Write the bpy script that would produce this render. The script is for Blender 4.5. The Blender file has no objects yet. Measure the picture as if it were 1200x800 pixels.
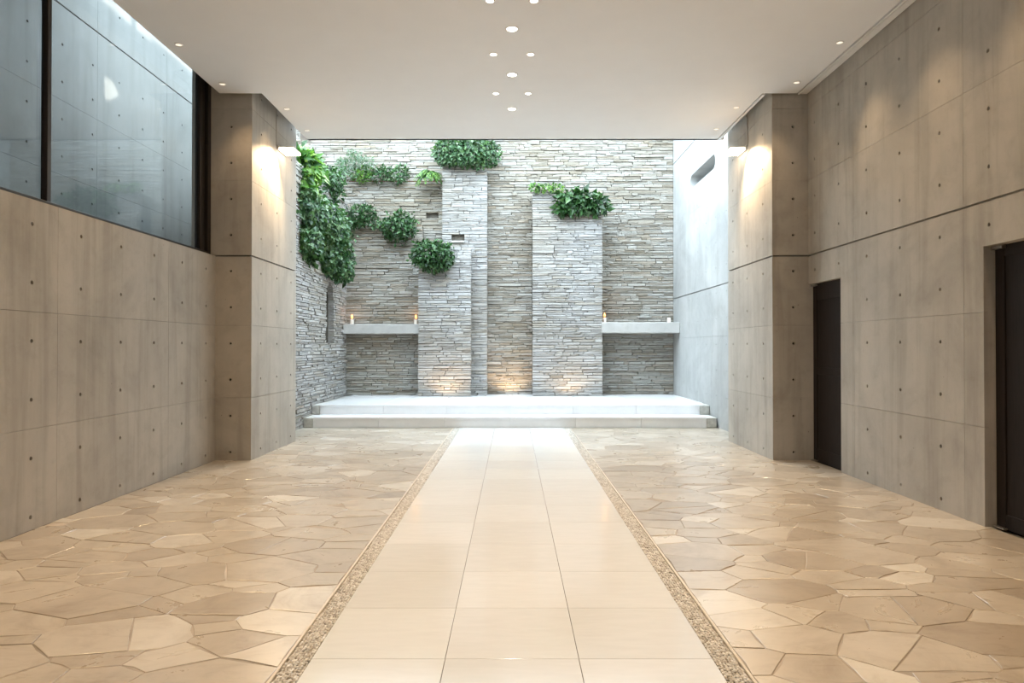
import bpy, math, random
from mathutils import Vector, Matrix

# ------------------------------------------------------------------ camera
FPX, CX, CY, YH, CAMH = 804.0, 600.0, 400.0, 407.0, 1.40
PITCH = math.atan((YH - CY) / FPX)
scene = bpy.context.scene
COL = scene.collection
cam_data = bpy.data.cameras.new('camera')
cam_data.sensor_width = 36.0
cam_data.lens = FPX / 1200.0 * 36.0
cam_data.clip_start = 0.05
cam = bpy.data.objects.new('camera', cam_data)
cam.location = (0, 0, CAMH)
cam.rotation_euler = (math.radians(90) + PITCH, 0, 0)
COL.objects.link(cam)
scene.camera = cam

# ------------------------------------------------------------------ sky, sun, exposure
SKY_STRENGTH = 10.2
SUN_ELEV = math.radians(20.0)
SUN_STRENGTH = 9.0
WARM = (1.0, 0.70, 0.405)
SOFT = (1.0, 0.875, 0.74)
K_CENTRE, K_PAIR, K_SIDE, K_SCONCE, K_UP = 50.0, 16.0, 120.0, 235.0, 34.0
world = bpy.data.worlds.new('overcast_sky')
world.use_nodes = True
scene.world = world
bgn = world.node_tree.nodes['Background']
bgn.inputs[0].default_value = (0.74, 0.885, 1.0, 1)
bgn.inputs[1].default_value = SKY_STRENGTH
sun_d = bpy.data.lights.new('sun', 'SUN')
sun_d.energy = SUN_STRENGTH
sun_d.angle = math.radians(0.5)
sun_d.color = (1.0, 0.95, 0.88)
sun = bpy.data.objects.new('sun', sun_d)
sdir = Vector((-math.cos(SUN_ELEV), 0, -math.sin(SUN_ELEV)))
sun.rotation_euler = sdir.to_track_quat('-Z', 'Y').to_euler()
sun.location = (20, 10, 12)
COL.objects.link(sun)
scene.view_settings.view_transform = 'Standard'
scene.view_settings.look = 'None'
scene.view_settings.exposure = 0.06
scene.view_settings.gamma = 1.0
scene.view_settings.use_curve_mapping = False

# ------------------------------------------------------------------ helpers
def P(x, y, D):
    """pixel of the photograph at depth D -> world point"""
    u = (x - CX) / FPX; v = (CY - y) / FPX
    c, s = math.cos(PITCH), math.sin(PITCH)
    t = D / (c - v * s)
    return Vector((u * t, D, CAMH + (s + v * c) * t))

def tag(o, label=None, cat=None, group=None, kind=None):
    if label: o['label'] = label
    if cat: o['category'] = cat
    if group: o['group'] = group
    if kind: o['kind'] = kind
    return o

def link(o, parent=None):
    COL.objects.link(o)
    if parent is not None: o.parent = parent
    return o

def mesh_obj(name, verts, faces, mats, parent=None, loc=(0, 0, 0), mi=None, smooth=False):
    me = bpy.data.meshes.new(name)
    me.from_pydata([tuple(v) for v in verts], [], faces)
    for m in (mats if isinstance(mats, (list, tuple)) else [mats]): me.materials.append(m)
    if mi: me.polygons.foreach_set('material_index', mi)
    if smooth: me.polygons.foreach_set('use_smooth', [True] * len(me.polygons))
    me.update()
    o = bpy.data.objects.new(name, me)
    o.location = loc
    return link(o, parent)

def empty(name, loc=(0, 0, 0), parent=None):
    o = bpy.data.objects.new(name, None)
    o.empty_display_size = 0.1
    o.location = loc
    return link(o, parent)

BF = [(0, 3, 2, 1), (4, 5, 6, 7), (0, 1, 5, 4), (1, 2, 6, 5), (2, 3, 7, 6), (3, 0, 4, 7)]
class MB:
    def __init__(s): s.v = []; s.f = []; s.m = []
    def add(s, v, f, m=0):
        n = len(s.v); s.v += [tuple(q) for q in v]; s.f += [tuple(i + n for i in q) for q in f]; s.m += [m] * len(f); return s
    def box(s, x0, x1, y0, y1, z0, z1, m=0):
        return s.add([(x0, y0, z0), (x1, y0, z0), (x1, y1, z0), (x0, y1, z0), (x0, y0, z1), (x1, y0, z1), (x1, y1, z1), (x0, y1, z1)], BF, m)
    def cbox(s, x0, x1, y0, y1, z0, z1, c=0.004, m=0):
        """box with chamfered edges (24 verts hull)"""
        cx, cy, cz = (x0 + x1) / 2, (y0 + y1) / 2, (z0 + z1) / 2
        hx, hy, hz = (x1 - x0) / 2, (y1 - y0) / 2, (z1 - z0) / 2
        c = min(c, hx * .45, hy * .45, hz * .45)
        idx = {}; V = []
        for sx in (-1, 1):
            for sy in (-1, 1):
                for sz in (-1, 1):
                    for a in range(3):
                        d = [hx - c, hy - c, hz - c]; d[a] += c
                        idx[(sx, sy, sz, a)] = len(V)
                        V.append((cx + sx * d[0], cy + sy * d[1], cz + sz * d[2]))
        F = []
        S = (-1, 1)
        for s_ in S:
            o = lambda q: q if s_ > 0 else q[::-1]
            F.append(o([idx[(s_, a, b, 0)] for a, b in ((-1, -1), (1, -1), (1, 1), (-1, 1))]))
            F.append(o([idx[(b, s_, a, 1)] for a, b in ((-1, -1), (1, -1), (1, 1), (-1, 1))]))
            F.append(o([idx[(a, b, s_, 2)] for a, b in ((-1, -1), (1, -1), (1, 1), (-1, 1))]))
        for a in S:
            for b in S:
                F.append([idx[(-1, a, b, 1)], idx[(1, a, b, 1)], idx[(1, a, b, 2)], idx[(-1, a, b, 2)]][::(1 if a * b > 0 else -1)])
                F.append([idx[(a, -1, b, 0)], idx[(a, -1, b, 2)], idx[(a, 1, b, 2)], idx[(a, 1, b, 0)]][::(1 if a * b < 0 else -1)])
                F.append([idx[(a, b, -1, 0)], idx[(a, b, 1, 0)], idx[(a, b, 1, 1)], idx[(a, b, -1, 1)]][::(1 if a * b < 0 else -1)])
        for a in S:
            for b in S:
                for c_ in S:
                    t = [idx[(a, b, c_, 0)], idx[(a, b, c_, 1)], idx[(a, b, c_, 2)]]
                    F.append(t if a * b * c_ > 0 else t[::-1])
        return s.add(V, F, m)
    def lathe(s, prof, n=20, c=(0, 0, 0), m=0, cap=True):
        V = []; F = []
        for r, z in prof:
            for k in range(n):
                a = 2 * math.pi * k / n
                V.append((c[0] + r * math.cos(a), c[1] + r * math.sin(a), c[2] + z))
        for i in range(len(prof) - 1):
            for k in range(n):
                k2 = (k + 1) % n
                F.append((i * n + k, i * n + k2, (i + 1) * n + k2, (i + 1) * n + k))
        if cap:
            F.append(tuple(range(n))[::-1]); F.append(tuple((len(prof) - 1) * n + k for k in range(n)))
        return s.add(V, F, m)
    def tube(s, pts, r, n=6, m=0):
        pts = [Vector(p) for p in pts]; V = []; F = []
        rs = r if isinstance(r, (list, tuple)) else [r] * len(pts)
        for i, p in enumerate(pts):
            t = (pts[min(i + 1, len(pts) - 1)] - pts[max(i - 1, 0)]).normalized()
            a = t.cross(Vector((0.31, 0.2, 0.93))).normalized(); b = t.cross(a)
            for k in range(n):
                q = 2 * math.pi * k / n
                V.append(p + (a * math.cos(q) + b * math.sin(q)) * rs[i])
        for i in range(len(pts) - 1):
            for k in range(n):
                k2 = (k + 1) % n
                F.append((i * n + k, i * n + k2, (i + 1) * n + k2, (i + 1) * n + k))
        F.append(tuple(range(n))[::-1]); F.append(tuple((len(pts) - 1) * n + k for k in range(n)))
        return s.add(V, F, m)
    def build(s, name, mats, parent=None, loc=(0, 0, 0), smooth=False):
        return mesh_obj(name, s.v, s.f, mats, parent, loc, s.m, smooth)

def rect_minus(rect, holes):
    out = [rect]
    for hx0, hx1, hy0, hy1 in holes:
        nxt = []
        for x0, x1, y0, y1 in out:
            a0, a1, b0, b1 = max(x0, hx0), min(x1, hx1), max(y0, hy0), min(y1, hy1)
            if a0 >= a1 - 1e-6 or b0 >= b1 - 1e-6: nxt.append((x0, x1, y0, y1)); continue
            if x0 < a0 - 1e-6: nxt.append((x0, a0, y0, y1))
            if a1 < x1 - 1e-6: nxt.append((a1, x1, y0, y1))
            if y0 < b0 - 1e-6: nxt.append((a0, a1, y0, b0))
            if b1 < y1 - 1e-6: nxt.append((a0, a1, b1, y1))
        out = nxt
    return out

# ------------------------------------------------------------------ materials
def new_mat(name):
    m = bpy.data.materials.new(name); m.use_nodes = True
    nt = m.node_tree; nt.nodes.clear()
    out = nt.nodes.new('ShaderNodeOutputMaterial'); b = nt.nodes.new('ShaderNodeBsdfPrincipled')
    nt.links.new(b.outputs[0], out.inputs[0])
    return m, nt, b, out
def node(nt, t, **kw):
    n = nt.nodes.new(t)
    for k, v in kw.items():
        if k.startswith('i_'): n.inputs[k[2:].replace('_', ' ')].default_value = v
        else: setattr(n, k, v)
    return n
def ramp(nt, fac, stops, interp='LINEAR'):
    r = nt.nodes.new('ShaderNodeValToRGB'); r.color_ramp.interpolation = interp
    e = r.color_ramp.elements
    while len(e) < len(stops): e.new(0.5)
    for q, (p, c) in zip(e, stops):
        q.position = p; q.color = (*c, 1) if len(c) == 3 else c
    nt.links.new(fac, r.inputs[0]); return r.outputs[0]
def mixc(nt, a, b, fac, mode='MIX'):
    m = nt.nodes.new('ShaderNodeMix'); m.data_type = 'RGBA'; m.blend_type = mode
    for sock, val in ((m.inputs[0], fac), (m.inputs[6], a), (m.inputs[7], b)):
        if hasattr(val, 'node'): nt.links.new(val, sock)
        elif isinstance(val, (int, float)): sock.default_value = val
        else: sock.default_value = (*val, 1)
    return m.outputs[2]
def noise(nt, vec, scale, detail=4, rough=0.55, dist=0.0):
    n = nt.nodes.new('ShaderNodeTexNoise'); n.inputs['Scale'].default_value = scale
    n.inputs['Detail'].default_value = detail; n.inputs['Roughness'].default_value = rough; n.inputs['Distortion'].default_value = dist
    nt.links.new(vec, n.inputs['Vector']); return n.outputs['Fac']
def world_pos(nt, scale=(1, 1, 1)):
    g = nt.nodes.new('ShaderNodeNewGeometry'); mp = nt.nodes.new('ShaderNodeMapping'); mp.inputs['Scale'].default_value = scale
    nt.links.new(g.outputs['Position'], mp.inputs['Vector']); return mp.outputs[0]
def obj_offset_pos(nt, scale=(1, 1, 1)):
    """object coordinates shifted by the object's random number, so alike pieces differ"""
    g = nt.nodes.new('ShaderNodeNewGeometry'); oi = nt.nodes.new('ShaderNodeObjectInfo')
    v = nt.nodes.new('ShaderNodeVectorMath'); v.operation = 'MULTIPLY_ADD'
    nt.links.new(oi.outputs['Random'], v.inputs[0]); v.inputs[1].default_value = (37, 53, 29); nt.links.new(g.outputs['Position'], v.inputs[2])
    mp = nt.nodes.new('ShaderNodeMapping'); mp.inputs['Scale'].default_value = scale
    nt.links.new(v.outputs[0], mp.inputs['Vector']); return mp.outputs[0]
def piece_random(nt):
    oi = nt.nodes.new('ShaderNodeObjectInfo'); g = nt.nodes.new('ShaderNodeNewGeometry')
    a = nt.nodes.new('ShaderNodeMath'); a.operation = 'ADD'; nt.links.new(oi.outputs['Random'], a.inputs[0]); nt.links.new(g.outputs['Random Per Island'], a.inputs[1])
    f = nt.nodes.new('ShaderNodeMath'); f.operation = 'FRACT'; nt.links.new(a.outputs[0], f.inputs[0]); return f.outputs[0]
def bump(nt, b, h, strength=0.3, dist=0.01):
    n = nt.nodes.new('ShaderNodeBump'); n.inputs['Strength'].default_value = strength; n.inputs['Distance'].default_value = dist
    nt.links.new(h, n.inputs['Height']); nt.links.new(n.outputs[0], b.inputs['Normal'])
def plain(name, col, rough=0.5, metal=0.0, nscale=30, nvar=0.12, bmp=0.05):
    m, nt, b, out = new_mat(name)
    p = world_pos(nt); f = noise(nt, p, nscale)
    lo = tuple(c * (1 - nvar) for c in col); hi = tuple(min(1, c * (1 + nvar)) for c in col)
    nt.links.new(ramp(nt, f, [(0.3, lo), (0.7, hi)]), b.inputs['Base Color'])
    b.inputs['Roughness'].default_value = rough; b.inputs['Metallic'].default_value = metal
    if bmp: bump(nt, b, f, bmp, 0.004)
    return m

def concrete(name, tint, streak=1.0):
    m, nt, b, out = new_mat(name)
    p = world_pos(nt); ps = world_pos(nt, (2.2, 2.2, 0.16))
    cloud = noise(nt, p, 0.9, 5, 0.6, 0.6); fine = noise(nt, p, 26, 6, 0.7); st = noise(nt, ps, 2.3, 4, 0.6, 0.3); mid = noise(nt, p, 4.2, 5, 0.65, 0.4)
    t = Vector(tint)
    c1 = ramp(nt, cloud, [(0.30, tuple(t * 0.80)), (0.52, tuple(t)), (0.75, tuple(t * 1.14))])
    c2 = ramp(nt, st, [(0.32, (0.76, 0.75, 0.73)), (0.50, (1, 1, 1)), (0.75, (1.06, 1.06, 1.06))])
    c3 = ramp(nt, mid, [(0.28, (0.86, 0.85, 0.83)), (0.5, (1, 1, 1)), (0.8, (1.05, 1.05, 1.05))])
    c4 = ramp(nt, fine, [(0.25, (0.86, 0.86, 0.86)), (0.45, (1, 1, 1))])
    col = mixc(nt, c1, c2, 0.75 * streak, 'MULTIPLY'); col = mixc(nt, col, c3, 0.9, 'MULTIPLY'); col = mixc(nt, col, c4, 0.6, 'MULTIPLY')
    oi = nt.nodes.new('ShaderNodeObjectInfo')
    c5 = ramp(nt, oi.outputs['Random'], [(0, (0.97, 0.97, 0.97)), (1, (1.02, 1.02, 1.015))])
    col = mixc(nt, col, c5, 1.0, 'MULTIPLY')
    # pin holes: a few small dark air bubbles
    vo = nt.nodes.new('ShaderNodeTexVoronoi'); vo.inputs['Scale'].default_value = 7.5; nt.links.new(p, vo.inputs['Vector'])
    pit = ramp(nt, vo.outputs['Distance'], [(0.030, (1, 1, 1)), (0.045, (0, 0, 0))])
    msk = ramp(nt, noise(nt, p, 1.6, 2), [(0.56, (0, 0, 0)), (0.62, (1, 1, 1))])
    pm = mixc(nt, pit, msk, 1.0, 'MULTIPLY')
    col = mixc(nt, col, tuple(t * 0.35), pm)
    nt.links.new(col, b.inputs['Base Color'])
    nt.links.new(ramp(nt, mid, [(0.3, (0.55,) * 3), (0.7, (0.72,) * 3)]), b.inputs['Roughness'])
    b.inputs['Specular IOR Level'].default_value = 0.35
    bump(nt, b, mixc(nt, fine, cloud, 0.4), 0.12, 0.01)
    return m

M = {}
M['concrete'] = concrete('board_formed_concrete', (0.43, 0.395, 0.345))
M['concrete_pale'] = concrete('pale_courtyard_concrete', (0.405, 0.41, 0.40), 0.4)
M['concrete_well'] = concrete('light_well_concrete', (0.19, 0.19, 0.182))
M['concrete_dark'] = plain('concrete_core', (0.20, 0.19, 0.18), 0.8, nscale=12)
M['plug_shade'] = plain('tie_hole_plug_shade', (0.018, 0.015, 0.012), 0.95)  # near-black base paints the depth shade inside the tie holes
M['plaster'] = plain('white_ceiling_plaster', (0.80, 0.79, 0.78), 0.6, nscale=3, nvar=0.012, bmp=0.02)
M['white_metal'] = plain('white_painted_metal', (0.78, 0.77, 0.75), 0.4, nvar=0.03, bmp=0)
M['dark_metal'] = plain('dark_bronze_window_metal', (0.022, 0.017, 0.015), 0.38, 0.3, nvar=0.1, bmp=0)
M['grey_metal'] = plain('brushed_grey_metal', (0.42, 0.40, 0.37), 0.35, 0.9, nvar=0.06, bmp=0)
M['edge_metal'] = plain('stone_edging', (0.60, 0.53, 0.44), 0.5, nvar=0.06)
M['mortar'] = plain('tan_mortar_joint', (0.36, 0.305, 0.245), 0.8, nscale=1.7, nvar=0.42, bmp=0)
M['soil'] = plain('brown_soil', (0.10, 0.05, 0.03), 0.95, nscale=60, nvar=0.4, bmp=0.5)
M['stem'] = plain('brown_stem', (0.10, 0.075, 0.04), 0.8, nvar=0.2)
M['wax'] = plain('white_candle_wax', (0.85, 0.82, 0.75), 0.5, nvar=0.02, bmp=0)
M['wick'] = plain('charred_wick', (0.02, 0.02, 0.02), 0.9, bmp=0)
M['ledge_concrete'] = concrete('rough_cast_ledge_concrete', (0.43, 0.42, 0.40), 0.3)
M['block'] = plain('grey_end_stone', (0.50, 0.49, 0.45), 0.7, nscale=14, nvar=0.2, bmp=0.2)

def wood(name, col):
    m, nt, b, out = new_mat(name)
    f = noise(nt, world_pos(nt, (9, 9, 0.5)), 9, 5, 0.6, 0.4); c = Vector(col)
    nt.links.new(ramp(nt, f, [(0.3, tuple(c * 0.7)), (0.7, tuple(c * 1.3))]), b.inputs['Base Color'])
    b.inputs['Roughness'].default_value = 0.6; b.inputs['Specular IOR Level'].default_value = 0.18
    bump(nt, b, f, 0.08, 0.004); return m
M['door'] = wood('dark_stained_door_wood', (0.016, 0.011, 0.0095))

def flagstone():
    m, nt, b, out = new_mat('tan_flagstone')
    r = piece_random(nt); p = obj_offset_pos(nt); ps = obj_offset_pos(nt, (0.7, 2.2, 1))
    base = ramp(nt, r, [(0, (0.355, 0.29, 0.215)), (0.25, (0.41, 0.345, 0.265)), (0.55, (0.44, 0.375, 0.29)), (0.85, (0.49, 0.425, 0.34)), (1, (0.60, 0.545, 0.46))])
    a = noise(nt, p, 2.6, 6, 0.65, 0.8); c = noise(nt, ps, 6.0, 6, 0.7, 1.2)
    base = mixc(nt, base, ramp(nt, a, [(0.3, (0.72, 0.67, 0.62)), (0.5, (1, 1, 1)), (0.72, (1.14, 1.14, 1.14))]), 0.9, 'MULTIPLY')
    base = mixc(nt, base, ramp(nt, c, [(0.28, (0.76, 0.70, 0.63)), (0.45, (1, 1, 1)), (0.75, (1.06, 1.05, 1.04))]), 0.8, 'MULTIPLY')
    nt.links.new(base, b.inputs['Base Color'])
    nt.links.new(ramp(nt, a, [(0.3, (0.34,) * 3), (0.7, (0.26,) * 3)]), b.inputs['Roughness'])
    b.inputs['Coat Weight'].default_value = 0.5; b.inputs['Coat Roughness'].default_value = 0.2
    b.inputs['Specular IOR Level'].default_value = 1.0
    bump(nt, b, a, 0.08, 0.006)
    return m
M['flag'] = flagstone()

def pale_tile(name, col, rough=0.18):
    m, nt, b, out = new_mat(name)
    r = piece_random(nt); p = obj_offset_pos(nt, (1, 5, 1)); f = noise(nt, p, 5, 5, 0.6, 0.5); c = Vector(col)
    base = ramp(nt, f, [(0.3, tuple(c * 0.96)), (0.7, tuple(c * 1.02))])
    base = mixc(nt, base, ramp(nt, r, [(0, (0.955, 0.95, 0.945)), (1, (1.02, 1.02, 1.02))]), 1.0, 'MULTIPLY')
    nt.links.new(base, b.inputs['Base Color']); b.inputs['Roughness'].default_value = rough; b.inputs['Specular IOR Level'].default_value = 0.55
    bump(nt, b, f, 0.03, 0.003)
    return m
M['tile'] = pale_tile('cream_polished_tile', (0.635, 0.615, 0.58), 0.13)
M['stage'] = pale_tile('white_stage_stone', (0.85, 0.85, 0.85), 0.2)
M['tile_joint'] = plain('tile_joint_grey', (0.20, 0.17, 0.14), 0.8)

def ledge_stone(name, cols):
    m, nt, b, out = new_mat(name)
    r = piece_random(nt); p = obj_offset_pos(nt, (1, 1, 2.5))
    base = ramp(nt, r, [(i / (len(cols) - 1), c) for i, c in enumerate(cols)])
    f = noise(nt, p, 9, 6, 0.7, 0.5); big = noise(nt, world_pos(nt), 0.8, 3, 0.5)
    base = mixc(nt, base, ramp(nt, f, [(0.25, (0.66, 0.64, 0.60)), (0.5, (1, 1, 1)), (0.8, (1.1, 1.1, 1.1))]), 0.9, 'MULTIPLY')
    base = mixc(nt, base, ramp(nt, big, [(0.35, (0.86, 0.82, 0.75)), (0.6, (1.03, 1.03, 1.04))]), 0.8, 'MULTIPLY')
    nt.links.new(base, b.inputs['Base Color']); b.inputs['Roughness'].default_value = 0.8
    b.inputs['Specular IOR Level'].default_value = 0.3
    bump(nt, b, f, 0.5, 0.02)
    return m
M['stone'] = ledge_stone('split_face_ledge_stone', [(0.25, 0.22, 0.175), (0.32, 0.30, 0.26), (0.37, 0.355, 0.32), (0.42, 0.41, 0.38), (0.33, 0.285, 0.225), (0.37, 0.35, 0.315)])
M['stone_grey'] = ledge_stone('cool_grey_ledge_stone', [(0.31, 0.30, 0.285), (0.365, 0.36, 0.35), (0.41, 0.405, 0.395), (0.45, 0.445, 0.435), (0.36, 0.335, 0.295), (0.40, 0.395, 0.385)])
M['core'] = plain('wall_core_shadow_stone', (0.16, 0.145, 0.12), 0.95, nscale=20, nvar=0.3, bmp=0.4)  # dark base paints shade into the gaps and slots between stones

def gravel():
    m, nt, b, out = new_mat('tan_pebble')
    nt.links.new(ramp(nt, piece_random(nt), [(0, (0.40, 0.36, 0.30)), (0.4, (0.52, 0.475, 0.41)), (0.8, (0.61, 0.565, 0.50)), (1, (0.72, 0.69, 0.63))]), b.inputs['Base Color'])
    b.inputs['Roughness'].default_value = 0.5; return m
M['gravel'] = gravel()

def leaf_mat(name, cols, rough=0.42):
    m, nt, b, out = new_mat(name)
    col = ramp(nt, piece_random(nt), [(i / (len(cols) - 1), c) for i, c in enumerate(cols)])
    nt.links.new(col, b.inputs['Base Color']); b.inputs['Roughness'].default_value = rough
    tr = nt.nodes.new('ShaderNodeBsdfTranslucent'); mx = nt.nodes.new('ShaderNodeMixShader'); mx.inputs[0].default_value = 0.22
    nt.links.new(mixc(nt, col, (1.0, 1.25, 0.5), 1.0, 'MULTIPLY'), tr.inputs[0])
    nt.links.new(b.outputs[0], mx.inputs[1]); nt.links.new(tr.outputs[0], mx.inputs[2]); nt.links.new(mx.outputs[0], out.inputs[0])
    return m
M['ivy'] = leaf_mat('ivy_leaf', [(0.012, 0.035, 0.014), (0.03, 0.085, 0.03), (0.05, 0.13, 0.05), (0.13, 0.24, 0.11), (0.025, 0.07, 0.03), (0.07, 0.15, 0.035), (0.20, 0.29, 0.17)])
M['bright'] = leaf_mat('bright_green_leaf', [(0.03, 0.09, 0.02), (0.09, 0.22, 0.035), (0.22, 0.38, 0.07), (0.05, 0.14, 0.03), (0.025, 0.07, 0.02)])
M['shrub'] = leaf_mat('dark_shrub_leaf', [(0.012, 0.035, 0.012), (0.025, 0.075, 0.022), (0.05, 0.13, 0.04), (0.03, 0.085, 0.025), (0.10, 0.19, 0.07)])
M['wispy'] = leaf_mat('grey_green_leaf', [(0.12, 0.19, 0.13), (0.18, 0.26, 0.19), (0.10, 0.17, 0.11), (0.22, 0.28, 0.20)])

def glass():
    m, nt, b, out = new_mat('clear_window_glass')
    nt.nodes.remove(b)
    t = nt.nodes.new('ShaderNodeBsdfTransparent'); t.inputs[0].default_value = (0.93, 0.955, 0.95, 1)
    g = nt.nodes.new('ShaderNodeBsdfGlossy'); g.inputs['Roughness'].default_value = 0.0
    lw_ = nt.nodes.new('ShaderNodeLayerWeight'); lw_.inputs[0].default_value = 0.5
    pw = nt.nodes.new('ShaderNodeMath'); pw.operation = 'POWER'; pw.inputs[1].default_value = 5.0; nt.links.new(lw_.outputs['Facing'], pw.inputs[0])
    fr = nt.nodes.new('ShaderNodeMath'); fr.operation = 'MULTIPLY_ADD'; fr.inputs[1].default_value = 0.96; fr.inputs[2].default_value = 0.04; nt.links.new(pw.outputs[0], fr.inputs[0])
    mx = nt.nodes.new('ShaderNodeMixShader')
    nt.links.new(fr.outputs[0], mx.inputs[0]); nt.links.new(t.outputs[0], mx.inputs[1]); nt.links.new(g.outputs[0], mx.inputs[2]); nt.links.new(mx.outputs[0], out.inputs[0])
    return m
M['glass'] = glass()
def emit(name, col, s):
    m, nt, b, out = new_mat(name)
    b.inputs['Base Color'].default_value = (*col, 1); b.inputs['Emission Color'].default_value = (*col, 1); b.inputs['Emission Strength'].default_value = s
    return m
M['lamp'] = emit('warm_lamp_lens', (1.0, 0.90, 0.76), 9.0)
M['lamp_dim'] = emit('dim_lamp_lens', (1.0, 0.88, 0.72), 0.9)
M['sconce'] = emit('sconce_diffuser', (1.0, 0.86, 0.66), 13.0)
M['flame'] = emit('candle_flame', (1.0, 0.42, 0.15), 1.6)

# ------------------------------------------------------------------ concrete faces cut into formwork panels with tie holes
def concrete_face(parent, O, U, N, ur, vr, ujoints, vjoints, ucols, vrows, mat, holes=(), groove=(), th=0.03, hr=0.0165, name='panel'):
    """plates in front of a body: O origin on the face, U horizontal direction, N outward normal"""
    O, U, N = Vector(O), Vector(U), Vector(N); V = Vector((0, 0, 1))
    us = [ur[0]] + [u for u in ujoints if ur[0] + 0.08 < u < ur[1] - 0.08] + [ur[1]]
    vs = [vr[0]] + [v for v in vjoints if vr[0] + 0.08 < v < vr[1] - 0.08] + [vr[1]]
    flip = U.cross(V).dot(N) < 0
    K = 8
    for a0, a1 in zip(us, us[1:]):
        for b0, b1 in zip(vs, vs[1:]):
            g0 = 0.010 if any(abs(b0 - g) < 1e-4 for g in groove) else 0.0015
            g1 = 0.010 if any(abs(b1 - g) < 1e-4 for g in groove) else 0.0015
            e0 = 0.0 if a0 == ur[0] else 0.0015; e1 = 0.0 if a1 == ur[1] else 0.0015
            rs = rect_minus((a0 + e0, a1 - e1, b0 + (0 if b0 == vr[0] else g0), b1 - (0 if b1 == vr[1] else g1)), holes)
            if not rs: continue
            c = O + U * ((a0 + a1) / 2) + V * ((b0 + b1) / 2)
            verts = []; faces = []; mi = []
            def vtx(u, v, d):
                verts.append(O + U * u + V * v - N * d - c); return len(verts) - 1
            def face(idx, m=0):
                faces.append(tuple(idx[::-1] if flip else idx)); mi.append(m)
            for x0, x1, y0, y1 in rs:
                hc = [u for u in ucols if x0 + 0.03 < u < x1 - 0.03]; hv = [v for v in vrows if y0 + 0.03 < v < y1 - 0.03]
                ub = [x0] + [(p + q) / 2 for p, q in zip(hc, hc[1:])] + [x1]
                vb = [y0] + [(p + q) / 2 for p, q in zip(hv, hv[1:])] + [y1]
                for i in range(len(ub) - 1):
                    for j in range(len(vb) - 1):
                        p0, p1, q0, q1 = ub[i], ub[i + 1], vb[j], vb[j + 1]
                        if not hc or not hv:
                            face([vtx(p0, q0, 0), vtx(p1, q0, 0), vtx(p1, q1, 0), vtx(p0, q1, 0)]); continue
                        hx, hy = hc[i], hv[j]
                        outer = [(p1, hy), (p1, q1), (hx, q1), (p0, q1), (p0, hy), (p0, q0), (hx, q0), (p1, q0)]
                        oi = [vtx(u, v, 0) for u, v in outer]
                        ii = [vtx(hx + hr * math.cos(2 * math.pi * k / K), hy + hr * math.sin(2 * math.pi * k / K), 0) for k in range(K)]
                        bi = [vtx(hx + hr * 0.92 * math.cos(2 * math.pi * k / K), hy + hr * 0.92 * math.sin(2 * math.pi * k / K), 0.026) for k in range(K)]
                        for k in range(K):
                            k2 = (k + 1) % K
                            face([oi[k], oi[k2], ii[k2], ii[k]]); face([ii[k], ii[k2], bi[k2], bi[k]])
                        face(bi, 1)
                A = [vtx(x0, y0, 0), vtx(x1, y0, 0), vtx(x1, y1, 0), vtx(x0, y1, 0)]
                B = [vtx(x0, y0, th), vtx(x1, y0, th), vtx(x1, y1, th), vtx(x0, y1, th)]
                for k in range(4):
                    k2 = (k + 1) % 4; face([B[k], B[k2], A[k2], A[k]])
            mesh_obj(name, verts, faces, [mat, M['plug_shade']], parent, tuple(c), mi)

def seq(a, step, lo, hi):
    k = math.ceil((lo - a) / step - 1e-6); out = []
    while a + k * step < hi - 1e-6: out.append(a + k * step); k += 1
    return out
ROWS = seq(0.10, 0.45, 0.0, 9.5)
GZ, GZ2 = 2.54, 5.52
VJ = [0.775, 1.675, GZ, 3.475, 4.375, GZ2, 6.42, 7.32, 8.22]
WX = 3.69          # interior walls
PX, PY0, PY1 = 3.24, 8.53, 10.28     # pillars
CEIL = 4.545
ROOF = 4.95

# ------------------------------------------------------------------ setting: interior walls
T = 0.03
wl = MB().box(-WX - 0.32, -WX - T, -4.3, PY0, -0.2, GZ).build('wall_left', M['concrete_dark'])
tag(wl, 'low concrete wall with rows of tie holes under the tall window', 'wall', kind='structure')
concrete_face(wl, (-WX, 0, 0), (0, 1, 0), (1, 0, 0), (-4.3, PY0), (0, GZ), seq(5.57, 1.8, -4.3, PY0), VJ, seq(5.27, 0.6, -4.3, PY0), ROWS, M['concrete'])

D1 = (7.70, PY0, 0.0, 2.185)      # far door: along y, z
D2 = (4.36, 5.365, 0.0, 2.19)     # near door
wr = MB()
for a, b, c, d in rect_minus((-4.3, PY0, -0.2, ROOF), [(D1[0], D1[1], -0.2, D1[3]), (D2[0], D2[1], -0.2, D2[3])]): wr.box(WX + T, WX + 0.35, a, b, c, d)
wr = wr.build('wall_right', M['concrete'])
tag(wr, 'tall concrete wall with rows of tie holes and two dark doorways', 'wall', kind='structure')
concrete_face(wr, (WX, 0, 0), (0, 1, 0), (-1, 0, 0), (-4.3, PY0), (0, ROOF), seq(5.60, 1.8, -4.3, PY0), VJ, seq(5.30, 0.61, -4.3, PY0), ROWS, M['concrete'], holes=[D1, D2], groove=[GZ])
wb = MB().box(-WX - 0.3, WX + 0.35, -4.55, -4.3, -0.2, ROOF).build('wall_front', M['concrete'])
tag(wb, 'plain concrete end wall facing the stone courtyard', 'wall', kind='structure')

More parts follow.
